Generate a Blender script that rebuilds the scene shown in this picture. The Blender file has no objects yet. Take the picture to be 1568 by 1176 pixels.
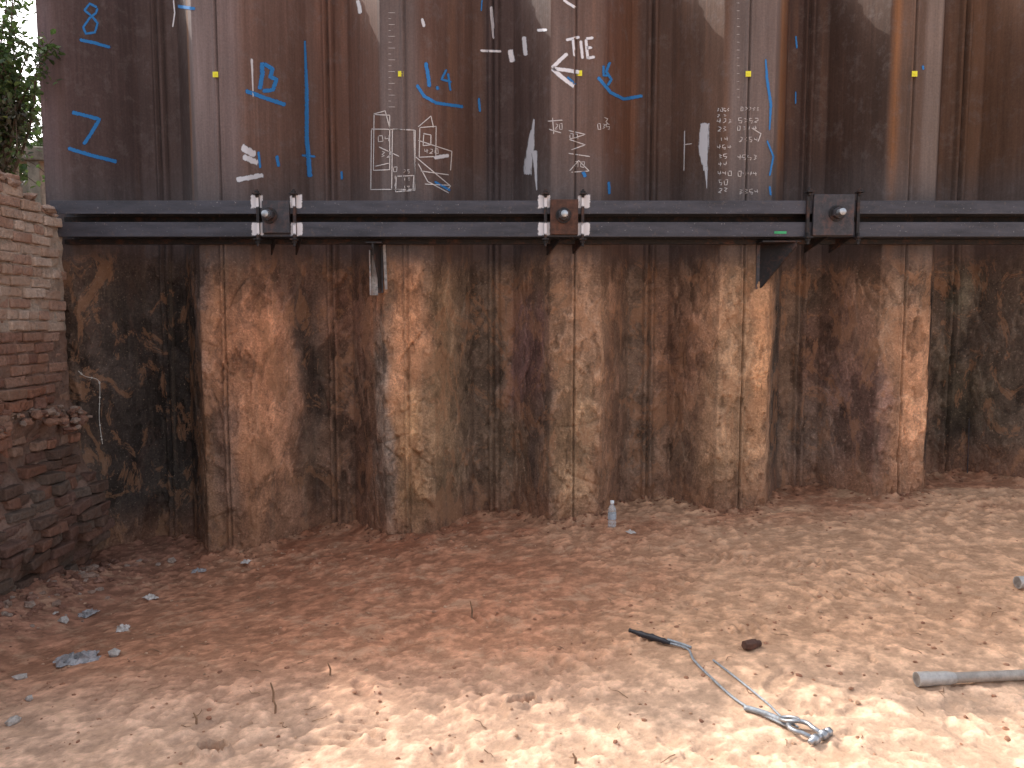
import bpy, bmesh, math, random
import numpy as np
from mathutils import Vector, Matrix

random.seed(7); rng = np.random.default_rng(7)
scene = bpy.context.scene
CAMH = 1.65; PITCH = math.radians(5.0); FPX = 1176.0
SUN = Vector((-0.95, 0.69, 1.0)).normalized()
H = 4.42

def lin(c):
    c = np.asarray(c, float)/255.0
    return np.where(c <= 0.04045, c/12.92, ((c+0.055)/1.055)**2.4)

# ------------------------------------------------------------------ noise
TBL = [rng.random((256, 256)) for _ in range(12)]
def vn(x, y, k=0):
    t = TBL[k % 12]
    xi = np.floor(x).astype(int); yi = np.floor(y).astype(int)
    fx = x-xi; fy = y-yi
    fx = fx*fx*fx*(fx*(fx*6-15)+10); fy = fy*fy*fy*(fy*(fy*6-15)+10)
    a = t[yi & 255, xi & 255]; b = t[yi & 255, (xi+1) & 255]
    c = t[(yi+1) & 255, xi & 255]; d = t[(yi+1) & 255, (xi+1) & 255]
    return (a*(1-fx)+b*fx)*(1-fy)+(c*(1-fx)+d*fx)*fy
def fbm(x, y, o=4, k=0, g=0.5):
    s = 0; a = 1; n = 0
    for i in range(o):
        ang = 0.6*i
        xx = x*math.cos(ang)-y*math.sin(ang)+17.3*i; yy = x*math.sin(ang)+y*math.cos(ang)+9.1*i
        s = s+a*vn(xx, yy, k+i); n += a; a *= g; x = x*2.03; y = y*2.03
    return s/n
def sstep(a, b, x):
    t = np.clip((x-a)/(b-a), 0, 1); return t*t*(3-2*t)

# ------------------------------------------------------------------ mesh helpers
def obj_from(name, verts, faces, mat=None, smooth=False, col=None, parent=None):
    me = bpy.data.meshes.new(name)
    me.from_pydata(verts, [], faces); me.update()
    if smooth: me.polygons.foreach_set('use_smooth', [True]*len(me.polygons))
    if col is not None:
        a = me.color_attributes.new('Col', 'FLOAT_COLOR', 'POINT')
        c = np.ones((len(verts), 4)); cc = np.asarray(col); c[:, :cc.shape[1]] = cc
        a.data.foreach_set('color', c.ravel())
    o = bpy.data.objects.new(name, me); scene.collection.objects.link(o)
    if mat: me.materials.append(mat)
    if parent: o.parent = parent
    return o
def grid_faces(ny, nx):
    i = np.arange(ny-1)[:, None]*nx+np.arange(nx-1)[None, :]
    return np.stack([i, i+1, i+nx+1, i+nx], -1).reshape(-1, 4)
def empty(name, loc=(0, 0, 0)):
    e = bpy.data.objects.new(name, None); scene.collection.objects.link(e); e.location = loc
    e.empty_display_size = 0.1
    return e
class MB:
    def __init__(s): s.v = []; s.f = []; s.c = []
    def box(s, c, d, rot=None, jit=0, col=None):
        n = len(s.v); R = rot or Matrix.Identity(3)
        for i in (-1, 1):
            for j in (-1, 1):
                for k in (-1, 1):
                    p = Vector((i*d[0]/2, j*d[1]/2, k*d[2]/2))
                    if jit: p += Vector([random.uniform(-jit, jit) for _ in range(3)])
                    s.v.append(tuple(R @ p+Vector(c)))
                    if col is not None: s.c.append(col)
        for q in ((0, 1, 3, 2), (4, 6, 7, 5), (0, 4, 5, 1), (2, 3, 7, 6), (0, 2, 6, 4), (1, 5, 7, 3)):
            s.f.append(tuple(n+a for a in q))
    def prism(s, poly, off):
        n = len(s.v); m = len(poly); off = Vector(off)
        for p in poly: s.v.append(tuple(Vector(p)))
        for p in poly: s.v.append(tuple(Vector(p)+off))
        s.f.append(tuple(range(n, n+m))[::-1]); s.f.append(tuple(range(n+m, n+2*m)))
        for i in range(m):
            j = (i+1) % m; s.f.append((n+i, n+j, n+m+j, n+m+i))
    def tube(s, pts, r, sides=10, cap=True):
        pts = [Vector(p) for p in pts]; n = len(s.v); L = len(pts)
        rr = r if isinstance(r, (list, tuple)) else [r]*L
        up = None
        for i, p in enumerate(pts):
            a = pts[max(i-1, 0)]; b = pts[min(i+1, L-1)]
            t = (b-a)
            if t.length < 1e-7: t = Vector((0, 0, 1)) if i == 0 else lastt
            t = t.normalized(); lastt = t
            if up is None:
                up = Vector((0, 0, 1)) if abs(t.z) < 0.9 else Vector((1, 0, 0))
            sd = t.cross(up).normalized(); up = sd.cross(t).normalized()
            for k in range(sides):
                an = 2*math.pi*k/sides+(math.pi/sides)
                s.v.append(tuple(p+(sd*math.cos(an)+up*math.sin(an))*rr[i]))
        for i in range(L-1):
            for k in range(sides):
                k2 = (k+1) % sides
                s.f.append((n+i*sides+k, n+i*sides+k2, n+(i+1)*sides+k2, n+(i+1)*sides+k))
        if cap:
            s.f.append(tuple(n+k for k in range(sides))[::-1])
            s.f.append(tuple(n+(L-1)*sides+k for k in range(sides)))
    def blob(s, c, r, sq=(1, 1, 1), col=None, rough=0.3):
        n = len(s.v)
        ph = (1+5**.5)/2
        V = [(-1, ph, 0), (1, ph, 0), (-1, -ph, 0), (1, -ph, 0), (0, -1, ph), (0, 1, ph), (0, -1, -ph), (0, 1, -ph), (ph, 0, -1), (ph, 0, 1), (-ph, 0, -1), (-ph, 0, 1)]
        F = [(0, 11, 5), (0, 5, 1), (0, 1, 7), (0, 7, 10), (0, 10, 11), (1, 5, 9), (5, 11, 4), (11, 10, 2), (10, 7, 6), (7, 1, 8), (3, 9, 4), (3, 4, 2), (3, 2, 6), (3, 6, 8), (3, 8, 9), (4, 9, 5), (2, 4, 11), (6, 2, 10), (8, 6, 7), (9, 8, 1)]
        a = random.uniform(0, 6.28); ca, sa = math.cos(a), math.sin(a)
        for p in V:
            q = Vector(p).normalized()*r*random.uniform(1-rough, 1+rough)
            q = Vector((q.x*sq[0], q.y*sq[1], q.z*sq[2])); q = Vector((q.x*ca-q.y*sa, q.x*sa+q.y*ca, q.z))
            s.v.append(tuple(q+Vector(c)))
            if col is not None: s.c.append(col)
        for f in F: s.f.append(tuple(n+i for i in f))
    def obj(s, name, mat, parent=None, bevel=0, smooth=False, seg=2):
        o = obj_from(name, s.v, s.f, mat, smooth, s.c if s.c else None, parent)
        if bevel:
            m = o.modifiers.new('b', 'BEVEL'); m.width = bevel; m.segments = seg; m.limit_method = 'ANGLE'
        return o

# ------------------------------------------------------------------ material helper
class NT:
    def __init__(s, name):
        s.m = bpy.data.materials.new(name); s.m.use_nodes = True
        s.n = s.m.node_tree.nodes; s.l = s.m.node_tree.links
        s.b = s.n['Principled BSDF']; s.out = s.n['Material Output']
        s.tc = s.n.new('ShaderNodeTexCoord')
    def mapping(s, scale=(1, 1, 1), rot=(0, 0, 0)):
        m = s.n.new('ShaderNodeMapping'); m.inputs['Scale'].default_value = scale; m.inputs['Rotation'].default_value = rot
        s.l.new(s.tc.outputs['Object'], m.inputs['Vector']); return m.outputs['Vector']
    def noise(s, scale, detail=4, rough=0.6, vec=None, dist=0):
        t = s.n.new('ShaderNodeTexNoise'); t.inputs['Scale'].default_value = scale; t.inputs['Detail'].default_value = min(detail, 5)
        t.inputs['Roughness'].default_value = rough; t.inputs['Distortion'].default_value = dist
        s.l.new(vec if vec is not None else s.tc.outputs['Object'], t.inputs['Vector']); return t.outputs['Fac']
    def ramp(s, fac, stops):
        r = s.n.new('ShaderNodeValToRGB'); e = r.color_ramp.elements
        while len(e) < len(stops): e.new(0.5)
        for el, (p, c) in zip(e, stops):
            el.position = p; el.color = (c, c, c, 1) if isinstance(c, (int, float)) else (*c, 1)
        s.l.new(fac, r.inputs['Fac']); return r.outputs['Color']
    def mix(s, fac, a, b, mode='MIX'):
        m = s.n.new('ShaderNodeMix'); m.data_type = 'RGBA'; m.blend_type = mode
        for sock, val in ((m.inputs[0], fac), (m.inputs[6], a), (m.inputs[7], b)):
            if hasattr(val, 'is_output'): s.l.new(val, sock)
            elif isinstance(val, (int, float)): sock.default_value = val if sock == m.inputs[0] else (val, val, val, 1)
            else: sock.default_value = (*val, 1)
        return m.outputs[2]
    def math(s, op, a, b=0.0):
        m = s.n.new('ShaderNodeMath'); m.operation = op
        for i, v in enumerate((a, b)):
            if hasattr(v, 'is_output'): s.l.new(v, m.inputs[i])
            else: m.inputs[i].default_value = v
        return m.outputs[0]
    def attr(s, name='Col', out='Color'):
        a = s.n.new('ShaderNodeAttribute'); a.attribute_name = name; return a.outputs[out]
    def bump(s, h, strength=0.5, dist=0.01, prev=None):
        b = s.n.new('ShaderNodeBump'); b.inputs['Strength'].default_value = strength; b.inputs['Distance'].default_value = dist
        s.l.new(h, b.inputs['Height'])
        if prev is not None: s.l.new(prev, b.inputs['Normal'])
        return b.outputs['Normal']
    def set(s, col=None, rough=0.8, metal=0, nrm=None, spec=0.3):
        if col is not None:
            if hasattr(col, 'is_output'): s.l.new(col, s.b.inputs['Base Color'])
            else: s.b.inputs['Base Color'].default_value = (*col, 1)
        if hasattr(rough, 'is_output'): s.l.new(rough, s.b.inputs['Roughness'])
        else: s.b.inputs['Roughness'].default_value = rough
        s.b.inputs['Metallic'].default_value = metal
        s.b.inputs['Specular IOR Level'].default_value = spec
        if nrm is not None: s.l.new(nrm, s.b.inputs['Normal'])
        return s.m

# ------------------------------------------------------------------ materials
def mat_wall():
    t = NT('sheet_pile_steel')
    col = t.attr(); soil = t.attr('Col', 'Alpha')
    v1 = t.noise(1.0, 5, 0.65, t.mapping((14, 14, 0.7)))
    v2 = t.noise(1.0, 4, 0.7, t.mapping((45, 45, 1.5)))
    n1 = t.noise(9, 5, 0.75); n2 = t.noise(60, 4, 0.75)
    st = t.mix(1.0, col, t.ramp(v1, [(0.3, 0.80), (0.5, 1.0), (0.72, 1.2)]), 'MULTIPLY')
    st = t.mix(1.0, st, t.ramp(v2, [(0.3, 0.88), (0.7, 1.12)]), 'MULTIPLY')
    st = t.mix(t.ramp(t.noise(1.0, 3, 0.6, t.mapping((7, 7, 0.35))), [(0.60, 0.0), (0.76, 0.3)]), st, lin((126, 90, 66)))
    st = t.mix(t.ramp(n1, [(0.52, 0), (0.72, 0.4)]), st, lin((112, 103, 101)))
    st = t.mix(1.0, st, t.ramp(n2, [(0.3, 0.82), (0.7, 1.14)]), 'MULTIPLY')
    so = t.mix(1.0, col, t.ramp(n1, [(0.3, 0.66), (0.5, 1.02), (0.7, 1.32)]), 'MULTIPLY')
    so = t.mix(1.0, so, t.ramp(n2, [(0.3, 0.6), (0.7, 1.35)]), 'MULTIPLY')
    so = t.mix(t.ramp(v1, [(0.52, 0), (0.68, 0.3)]), so, lin((122, 106, 90)))
    so = t.mix(t.ramp(t.noise(1.0, 5, 0.75, t.mapping((5, 5, 2.8)), 1.2), [(0.56, 0), (0.60, 0.38)]), so, lin((88, 68, 60)))
    so = t.mix(t.ramp(t.noise(1.0, 5, 0.75, t.mapping((4, 4, 2.6)), 0.8), [(0.53, 0), (0.57, 0.4)]), so, lin((172, 126, 94)))
    so = t.mix(t.ramp(n2, [(0.64, 0), (0.69, 0.65)]), so, lin((192, 168, 146)))
    c = t.mix(soil, st, so)
    hs = t.mix(soil, t.math('MULTIPLY', v2, 0.12), t.math('ADD', n1, t.math('MULTIPLY', n2, 0.45)))
    nr = t.bump(hs, 0.8, 0.026)
    return t.set(c, t.math('ADD', t.math('MULTIPLY', soil, 0.2), 0.74), 0, nr, 0.18)
def mat_ground():
    t = NT('clay_soil')
    col = t.attr()
    n1 = t.noise(3.5, 5, 0.7); n2 = t.noise(26, 5, 0.75); n3 = t.noise(110, 3, 0.7)
    c = t.mix(1.0, col, t.ramp(n1, [(0.3, 0.82), (0.5, 1.0), (0.7, 1.15)]), 'MULTIPLY')
    c = t.mix(1.0, c, t.ramp(n2, [(0.3, 0.74), (0.7, 1.22)]), 'MULTIPLY')
    c = t.mix(t.ramp(t.noise(6, 5, 0.75, None, 0.5), [(0.52, 0), (0.64, 0.45)]), c, lin((198, 160, 130)))
    c = t.mix(t.ramp(n3, [(0.66, 0), (0.72, 0.6)]), c, lin((216, 194, 172)))
    c = t.mix(t.ramp(n3, [(0.28, 0.5), (0.36, 0)]), c, lin((112, 74, 56)))
    nr = t.bump(n2, 0.6, 0.013); nr = t.bump(n3, 0.5, 0.005, nr)
    return t.set(c, 0.95, 0, nr, 0.12)
def mat_simple(name, c, rough=0.6, metal=0.0, var=0.25, scale=20, rust=0.0, bump=0.15, spec=0.4):
    t = NT(name)
    n = t.noise(scale, 5, 0.7)
    cc = t.mix(1.0, tuple(lin(c)), t.ramp(n, [(0.25, 1-var*1.6), (0.75, 1+var*1.6)]), 'MULTIPLY')
    if rust:
        cc = t.mix(t.ramp(t.noise(scale*0.5, 5, 0.75), [(0.5, 0), (0.68, rust)]), cc, tuple(lin((118, 70, 45))))
    return t.set(cc, rough, metal, t.bump(t.noise(scale*5, 4, 0.7), bump, 0.005), spec)
def mat_waler():
    t = NT('waler_steel')
    n = t.noise(1.0, 5, 0.7, t.mapping((2.5, 12, 14)))
    c = t.mix(t.ramp(n, [(0.3, 0), (0.7, 1)]), tuple(lin((50, 50, 56))), tuple(lin((78, 77, 85))))
    c = t.mix(t.ramp(t.noise(18, 5, 0.8), [(0.57, 0), (0.66, 0.6)]), c, tuple(lin((98, 86, 80))))
    c = t.mix(t.ramp(t.noise(70, 3, 0.6), [(0.67, 0), (0.73, 0.8)]), c, tuple(lin((145, 140, 140))))
    return t.set(c, 0.55, 0.2, t.bump(t.noise(60, 4, 0.7), 0.15, 0.005), 0.4)
def mat_attr(name, rough=0.9, bs=40, bd=0.01, clay=None, var=0.3):
    t = NT(name)
    col = t.attr(); n = t.noise(bs*0.4, 5, 0.7); n2 = t.noise(bs, 5, 0.7)
    c = t.mix(1.0, col, t.ramp(n, [(0.25, 1-var), (0.75, 1+var)]), 'MULTIPLY')
    c = t.mix(1.0, c, t.ramp(n2, [(0.3, 0.72), (0.7, 1.22)]), 'MULTIPLY')
    if clay: c = t.mix(t.ramp(t.noise(4.5, 5, 0.75), [(0.46, 0), (0.58, 0.7)]), c, t.mix(1.0, col, tuple(lin(clay)), 'MULTIPLY'))
    nr = t.bump(n, 0.9, bd*2.2); nr = t.bump(n2, 0.8, bd, nr)
    return t.set(c, rough, 0, nr, 0.15)
def mat_paint(name, c, wear=0.5, scale=55, stretch=1.0):
    t = NT(name)
    e = t.attr('Col', 'Fac')
    n = t.noise(scale, 4, 0.75, t.mapping((1, 1, stretch)))
    a = t.math('ADD', t.math('MULTIPLY', e, 1.1), t.math('MULTIPLY', t.math('SUBTRACT', n, 0.5), 3.0*wear))
    a = t.ramp(a, [(0.22, 0), (0.62, 0.93)])
    t.set(tuple(lin(c)), 0.7, 0, None, 0.3)
    tr = t.n.new('ShaderNodeBsdfTransparent'); mx = t.n.new('ShaderNodeMixShader')
    t.l.new(a, mx.inputs[0]); t.l.new(tr.outputs[0], mx.inputs[1]); t.l.new(t.b.outputs[0], mx.inputs[2])
    t.l.new(mx.outputs[0], t.out.inputs['Surface'])
    return t.m
M_WALL = mat_wall(); M_GROUND = mat_ground(); M_WALER = mat_waler()
M_PLATE = mat_simple('plate_steel', (62, 60, 64), 0.55, 0.2, 0.3, 25, 0.4)
M_DARK = mat_simple('dark_steel', (36, 33, 34), 0.65, 0.1, 0.3, 25, 0.4)
M_RUST = mat_simple('rusty_steel', (80, 54, 44), 0.8, 0.0, 0.4, 25, 0.3)
M_GALV = mat_simple('galvanised_steel', (165, 168, 172), 0.38, 0.7, 0.2, 30, 0.0)
M_BRICK = mat_attr('old_brick', 0.92, 45, 0.012, (228, 214, 205), 0.4)
M_ROCK = mat_attr('clods_and_rubble', 0.95, 60, 0.012)
M_BLUE = mat_paint('blue_spray_paint', (48, 120, 182), 0.45)
M_WHITE = mat_paint('white_spray_paint', (225, 223, 227), 0.30)
M_SMEAR = mat_paint('brushed_white_paint', (200, 198, 202), 0.65, 30, 0.25)
M_CHALK = mat_paint('chalk', (205, 198, 195), 0.42, 120)
M_WSTEEL = mat_simple('white_painted_steel', (150, 145, 142), 0.7, 0, 0.55, 30, 0.9)

# ------------------------------------------------------------------ survey helpers
cp, sp = math.cos(PITCH), math.sin(PITCH)
def ray(px, py):
    u = (px-784)/FPX; v = (588-py)/FPX
    return np.array([u, cp+v*sp, -sp+v*cp])
def at_depth(px, py, Y):
    d = ray(px, py); k = Y/d[1]; return Vector((d[0]*k, Y, CAMH+d[2]*k))

# ------------------------------------------------------------------ sheet pile profile
OUT = [-4.9, -3.58, -2.22, -0.80, 0.49, 1.80, 3.05, 4.35, 5.66, 6.97, 8.3]
YO, YI = 6.0, 6.50
kx, ky = [], []
for a, b in zip(OUT[:-1], OUT[1:]):
    m = (a+b)/2
    kx += [a-0.195, a+0.195, m-0.165, m+0.165]; ky += [YO, YO, YI, YI]
kx, ky = np.array(kx), np.array(ky)
XA, XB = -3.57, 7.6
dx = np.arange(XA-0.05, XB+0.05, 0.001)
dp = np.interp(dx, kx, ky)
ker = np.ones(9)/9; dp = np.convolve(np.pad(dp, 4, 'edge'), ker, 'valid')
def ridge(c):
    d = np.abs(dx-c); r = np.where(d < 0.026, 0.020, 0)*1.0
    return np.where(np.abs(dx-c-0.002) < 0.005, -0.018, r)
lock = np.zeros_like(dx); groove = np.zeros_like(dx)
for c in OUT:
    lock += ridge(c-0.012); groove += 0.6*np.exp(-((dx-c+0.010)/0.006)**2)
for a, b in zip(OUT[:-1], OUT[1:]):
    c = (a+b)/2; lock += np.where(np.abs(dx-c-0.03) < 0.018, 0.04, 0)+np.where(np.abs(dx-c+0.025) < 0.015, 0.03, 0)
    groove += np.exp(-((dx-c-0.002)/0.009)**2)+0.7*np.exp(-((dx-c-0.056)/0.008)**2)
dp = dp-np.convolve(np.pad(lock, 2, 'edge'), np.ones(5)/5, 'valid')
def prof(X): return np.interp(X, dx, dp)
def on_wall(px, py, off=0.006):
    d = ray(px, py); ys = np.linspace(5.85, 6.55, 900); k = ys/d[1]
    hit = np.argmax(ys >= prof(d[0]*k)); Y = ys[hit] if ys[hit] >= prof(d[0]*k[hit]) else 6.48
    k = Y/d[1]; return (d[0]*k, Y-off, CAMH+d[2]*k)
# ------------------------------------------------------------------ ground height
def gbase(X, Y):
    X = np.asarray(X, float); Y = np.asarray(Y, float)
    w = sstep(1.5, 6.0, Y)
    z = (-0.21+(np.clip(X, -2.6, 4.5)+2.0)*0.086)*w
    z = z+0.16*sstep(-2.55, -3.35, X)*sstep(5.9, 4.9, Y)
    z = z+0.03*np.exp(-((X-0.1)/1.2)**2-((Y-5.5)/0.5)**2)
    z = z+0.02*sstep(5.6, 6.3, Y)
    return z
def on_ground(px, py, off=0.0):
    d = ray(px, py); k = 4.0
    for _ in range(40):
        k = (float(gbase(d[0]*k, d[1]*k))-CAMH)/d[2]
    return Vector((d[0]*k, d[1]*k, float(gbase(d[0]*k, d[1]*k))+off))

# ------------------------------------------------------------------ sheet_pile_wall
arc = np.concatenate([[0], np.cumsum(np.hypot(np.diff(dx), np.diff(np.interp(dx, kx, ky))))])
m0 = (dx >= XA) & (dx <= XB)
S = np.arange(arc[m0][0], arc[m0][-1], 0.0105); XS = np.interp(S, arc, dx)
ZS = np.concatenate([np.arange(-0.45, 2.30, 0.0115), np.arange(2.31, H, 0.045), [H]])
SS, ZZ = np.meshgrid(S, ZS); XX = np.meshgrid(XS, ZS)[0]
YY = prof(XX)
edge = 2.12+0.12*(fbm(SS*1.3, ZZ*0+3, 3, 2)-0.5)
soil = sstep(edge+0.10, edge-0.12, ZZ)
crust = sstep(0.485, 0.505, fbm(SS*2.4, ZZ*1.3, 6, 1, 0.55))
crust2 = sstep(0.53, 0.545, fbm(SS*5+4, ZZ*2.6, 5, 5, 0.6))
lum = fbm(SS*9, ZZ*7, 5, 3, 0.6)-0.5
disp = soil*(0.002+0.012*crust+0.012*crust2+0.020*lum*(0.35+crust)+0.03*np.clip(fbm(SS*1.1+8, ZZ*0.6, 3, 7)-0.55, 0, 1))
disp += soil*0.04*sstep(0.35, -0.1, ZZ-0.08*(XX+2)+0.2)*fbm(SS*4, ZZ*4, 3, 4)
gm_ = np.zeros_like(disp)
for _ in range(620):
    s0 = random.uniform(S[0], S[-1]); z0 = random.uniform(-0.1, 1.95); L = random.uniform(0.06, 0.5)
    an = random.choice([random.uniform(0.9, 1.3), random.uniform(1.8, 2.3), random.uniform(1.4, 1.75), random.uniform(0.2, 2.9), random.uniform(0.2, 2.9)])
    ca, sa = math.cos(an), math.sin(an); wd = random.uniform(0.005, 0.012); cv = random.uniform(-1.5, 1.5)
    i0, i1 = np.searchsorted(S, [s0-0.4, s0+0.4]); j0, j1 = np.searchsorted(ZS, [z0-0.4, z0+0.4])
    A = SS[j0:j1, i0:i1]-s0; B = ZZ[j0:j1, i0:i1]-z0
    al = A*ca+B*sa; ac = -A*sa+B*ca+cv*al*al
    g = np.exp(-(ac/wd)**2)*sstep(L/2, L/2-0.05, np.abs(al))
    sg = random.choice([-1, -1, -1, 0.7, 0.7])
    disp[j0:j1, i0:i1] += sg*g*soil[j0:j1, i0:i1]*random.uniform(0.006, 0.016)
    gm_[j0:j1, i0:i1] += sg*g*random.uniform(0.3, 1)
YW = YY-disp
EX = 784+XX*1176/6.15
EY = 588-1176*np.tan(np.arctan((ZZ-CAMH)/6.12)+PITCH)
wx = EX+22*(fbm(SS*3, ZZ*2, 5, 6, .6)-0.5)*2; wy = EY+60*(fbm(SS*3+9, ZZ*2, 5, 8, .6)-0.5)*2
ux = [40, 110, 125, 190, 235, 300, 306, 312, 380, 395, 470, 484, 588, 596, 640, 655, 738, 745, 838, 846, 915, 925, 975, 988, 1095, 1105, 1175, 1188, 1208, 1216, 1330, 1340, 1350, 1378, 1385, 1420, 1432, 1480, 1500, 1600, 2600]
uc = [(96, 82, 84), (90, 76, 77), (80, 64, 62), (72, 59, 57), (82, 67, 63), (72, 60, 57), (116, 86, 68), (104, 92, 90), (104, 88, 85), (98, 76, 68), (90, 69, 61), (98, 71, 60), (90, 67, 58), (94, 82, 79), (98, 84, 80), (92, 68, 59), (80, 61, 53), (68, 56, 54), (78, 61, 55), (102, 85, 79), (98, 76, 67), (90, 63, 52), (94, 65, 50), (76, 59, 52), (86, 65, 54), (100, 88, 84), (96, 82, 77), (114, 80, 56), (96, 66, 49), (64, 48, 42), (68, 52, 44), (112, 76, 50), (86, 68, 58), (86, 69, 60), (104, 90, 83), (106, 92, 84), (70, 50, 41), (80, 60, 48), (94, 69, 53), (78, 59, 50), (78, 59, 50)]
uc = np.array([lin(c) for c in uc])
UP = np.stack([np.interp(EX+3*(fbm(SS*3, ZZ*1, 3, 9)-0.5), ux, uc[:, i]) for i in range(3)], -1)
UP *= (0.75+0.5*fbm(SS*1.5, ZZ*1.2, 4, 10))[..., None]
gy = sstep(3.0, 2.55, ZZ+0.3*(fbm(SS*2, ZZ, 3, 2)-0.5))*0.6
UP = UP*(1-gy[..., None])+gy[..., None]*lin((84, 77, 76))
LO = np.tile(lin((124, 96, 76)), (*XX.shape, 1))
brush = [
 (190, 600, 95, 400, (64, 55, 50), 1.0), (262, 600, 45, 400, (54, 48, 44), 0.9),
 (320, 450, 25, 120, (84, 74, 70), 0.8), (395, 560, 55, 130, (162, 114, 86), 0.95), (400, 720, 60, 120, (150, 108, 82), 0.9),
 (440, 430, 40, 60, (108, 80, 68), 0.8), (462, 560, 18, 130, (74, 62, 56), 0.8), (355, 690, 22, 80, (102, 86, 78), 0.6),
 (520, 480, 40, 90, (138, 96, 76), 0.8), (540, 700, 50, 120, (120, 88, 70), 0.8), (577, 480, 18, 60, (162, 110, 80), 0.8),
 (590, 640, 18, 160, (130, 116, 104), 0.7), (632, 500, 26, 110, (178, 130, 98), 0.95), (638, 700, 26, 110, (156, 122, 90), 0.9),
 (690, 600, 30, 260, (120, 97, 74), 0.8), (740, 520, 40, 220, (100, 84, 70), 0.8), (775, 720, 40, 90, (124, 101, 80), 0.7),
 (805, 540, 28, 90, (104, 76, 71), 0.9), (830, 700, 16, 110, (86, 74, 68), 0.7), (880, 480, 36, 120, (144, 114, 92), 0.9), (878, 690, 34, 130, (154, 124, 96), 0.9),
 (945, 560, 22, 230, (108, 80, 63), 0.8), (985, 600, 24, 300, (99, 81, 67), 0.8), (1050, 560, 38, 130, (140, 101, 77), 0.8), (1060, 720, 50, 90, (126, 99, 78), 0.8),
 (1120, 560, 40, 260, (146, 116, 90), 0.9), (1152, 560, 16, 110, (174, 130, 96), 0.85), (1200, 560, 16, 300, (70, 61, 55), 0.95),
 (1255, 470, 26, 90, (98, 82, 70), 0.8), (1290, 570, 40, 110, (124, 92, 77), 0.8), (1320, 640, 28, 90, (106, 81, 74), 0.7), (1270, 690, 40, 70, (110, 92, 80), 0.7),
 (1375, 460, 34, 90, (128, 106, 88), 0.8), (1390, 600, 32, 110, (172, 128, 98), 0.95), (1380, 715, 36, 50, (150, 112, 87), 0.9),
 (1434, 560, 16, 400, (48, 42, 39), 1.0), (1500, 560, 50, 300, (76, 65, 56), 0.95), (1500, 440, 22, 60, (112, 104, 84), 0.5), (1520, 610, 50, 60, (108, 94, 74), 0.6), (1590, 560, 60, 300, (74, 64, 56), 0.9)]
for (bx, by, rx, ry, c, s) in brush:
    w = s*np.exp(-(np.abs((wx-bx)/rx)**4)-(np.abs((wy-by)/ry)**4))
    LO = LO*(1-w[..., None])+w[..., None]*lin(c)
fl = (crust-0.5)*0.34+(crust2-0.5)*0.34+0.9*lum+0.28*np.clip(gm_, -1.4, 1)
LO = LO*np.clip(1+fl, 0.3, 1.8)[..., None]
rec_shade = sstep(6.05, 6.4, YY)*0.25  # recessed pans darkened in the colour, painted shade for fold contrast
LO = LO*(1-rec_shade[..., None])+rec_shade[..., None]*LO.mean(-1, keepdims=True)*0.45
lowz = sstep(0.45, 0.0, ZZ-0.08*(XX+2)+0.2)*0.6
LO = LO*(1-lowz[..., None])+lowz[..., None]*lin((126, 88, 68))
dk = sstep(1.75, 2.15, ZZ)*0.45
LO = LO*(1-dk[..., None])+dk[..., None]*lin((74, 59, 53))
gr = 1-0.6*np.clip(np.interp(XX, dx, groove), 0, 1)*(0.4+0.6*sstep(0.4, 0.55, fbm(SS*0+XX, ZZ*3, 3, 6)))*(1-0.4*soil)
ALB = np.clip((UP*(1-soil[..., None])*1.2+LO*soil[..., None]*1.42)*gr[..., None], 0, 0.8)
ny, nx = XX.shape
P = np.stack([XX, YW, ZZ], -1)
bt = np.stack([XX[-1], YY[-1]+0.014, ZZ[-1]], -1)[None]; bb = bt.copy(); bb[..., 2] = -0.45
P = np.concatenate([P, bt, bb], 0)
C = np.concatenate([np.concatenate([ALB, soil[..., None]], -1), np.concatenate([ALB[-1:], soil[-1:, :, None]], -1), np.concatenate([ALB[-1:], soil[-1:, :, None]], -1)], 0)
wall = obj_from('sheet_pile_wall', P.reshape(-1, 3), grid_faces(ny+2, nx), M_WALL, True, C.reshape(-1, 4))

# ------------------------------------------------------------------ ground (single sheet out to the horizon)
xs = np.concatenate([[-200, -80, -30, -12, -6, -4.4], np.arange(-3.8, 4.5, 0.0115), [4.8, 5.3, 6, 8, 14, 40, 100, 200]])
ys = np.concatenate([[-200, -80, -25, -8, -3, 0, 1.2, 1.9], np.arange(2.25, 6.66, 0.0105), [7.5, 12, 40, 100, 200]])
GX, GY = np.meshgrid(xs, ys)
GZ = gbase(GX, GY)
GZ = GZ+0.04*(fbm(GX*1.1, GY*1.1, 3, 1)-0.5)+0.014*(fbm(GX*4, GY*4, 4, 3)-0.5)
lumps = np.clip(fbm(GX*15, GY*15, 5, 6, 0.64)-0.5, -0.07, 1)
patch = sstep(0.46, 0.64, fbm(GX*0.9+3, GY*0.9, 3, 9))
GZ = GZ+lumps*(0.012+0.045*patch)+0.004*(fbm(GX*38, GY*38, 3, 2)-0.5)
dwall = prof(np.clip(GX, XA, XB))-GY
mound = sstep(0.22, 0.0, dwall)*(GY < 6.66)*(0.06*fbm(GX*2.0, GY*2.0, 4, 5)+0.06*lumps)
GZ = GZ+mound
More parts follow.
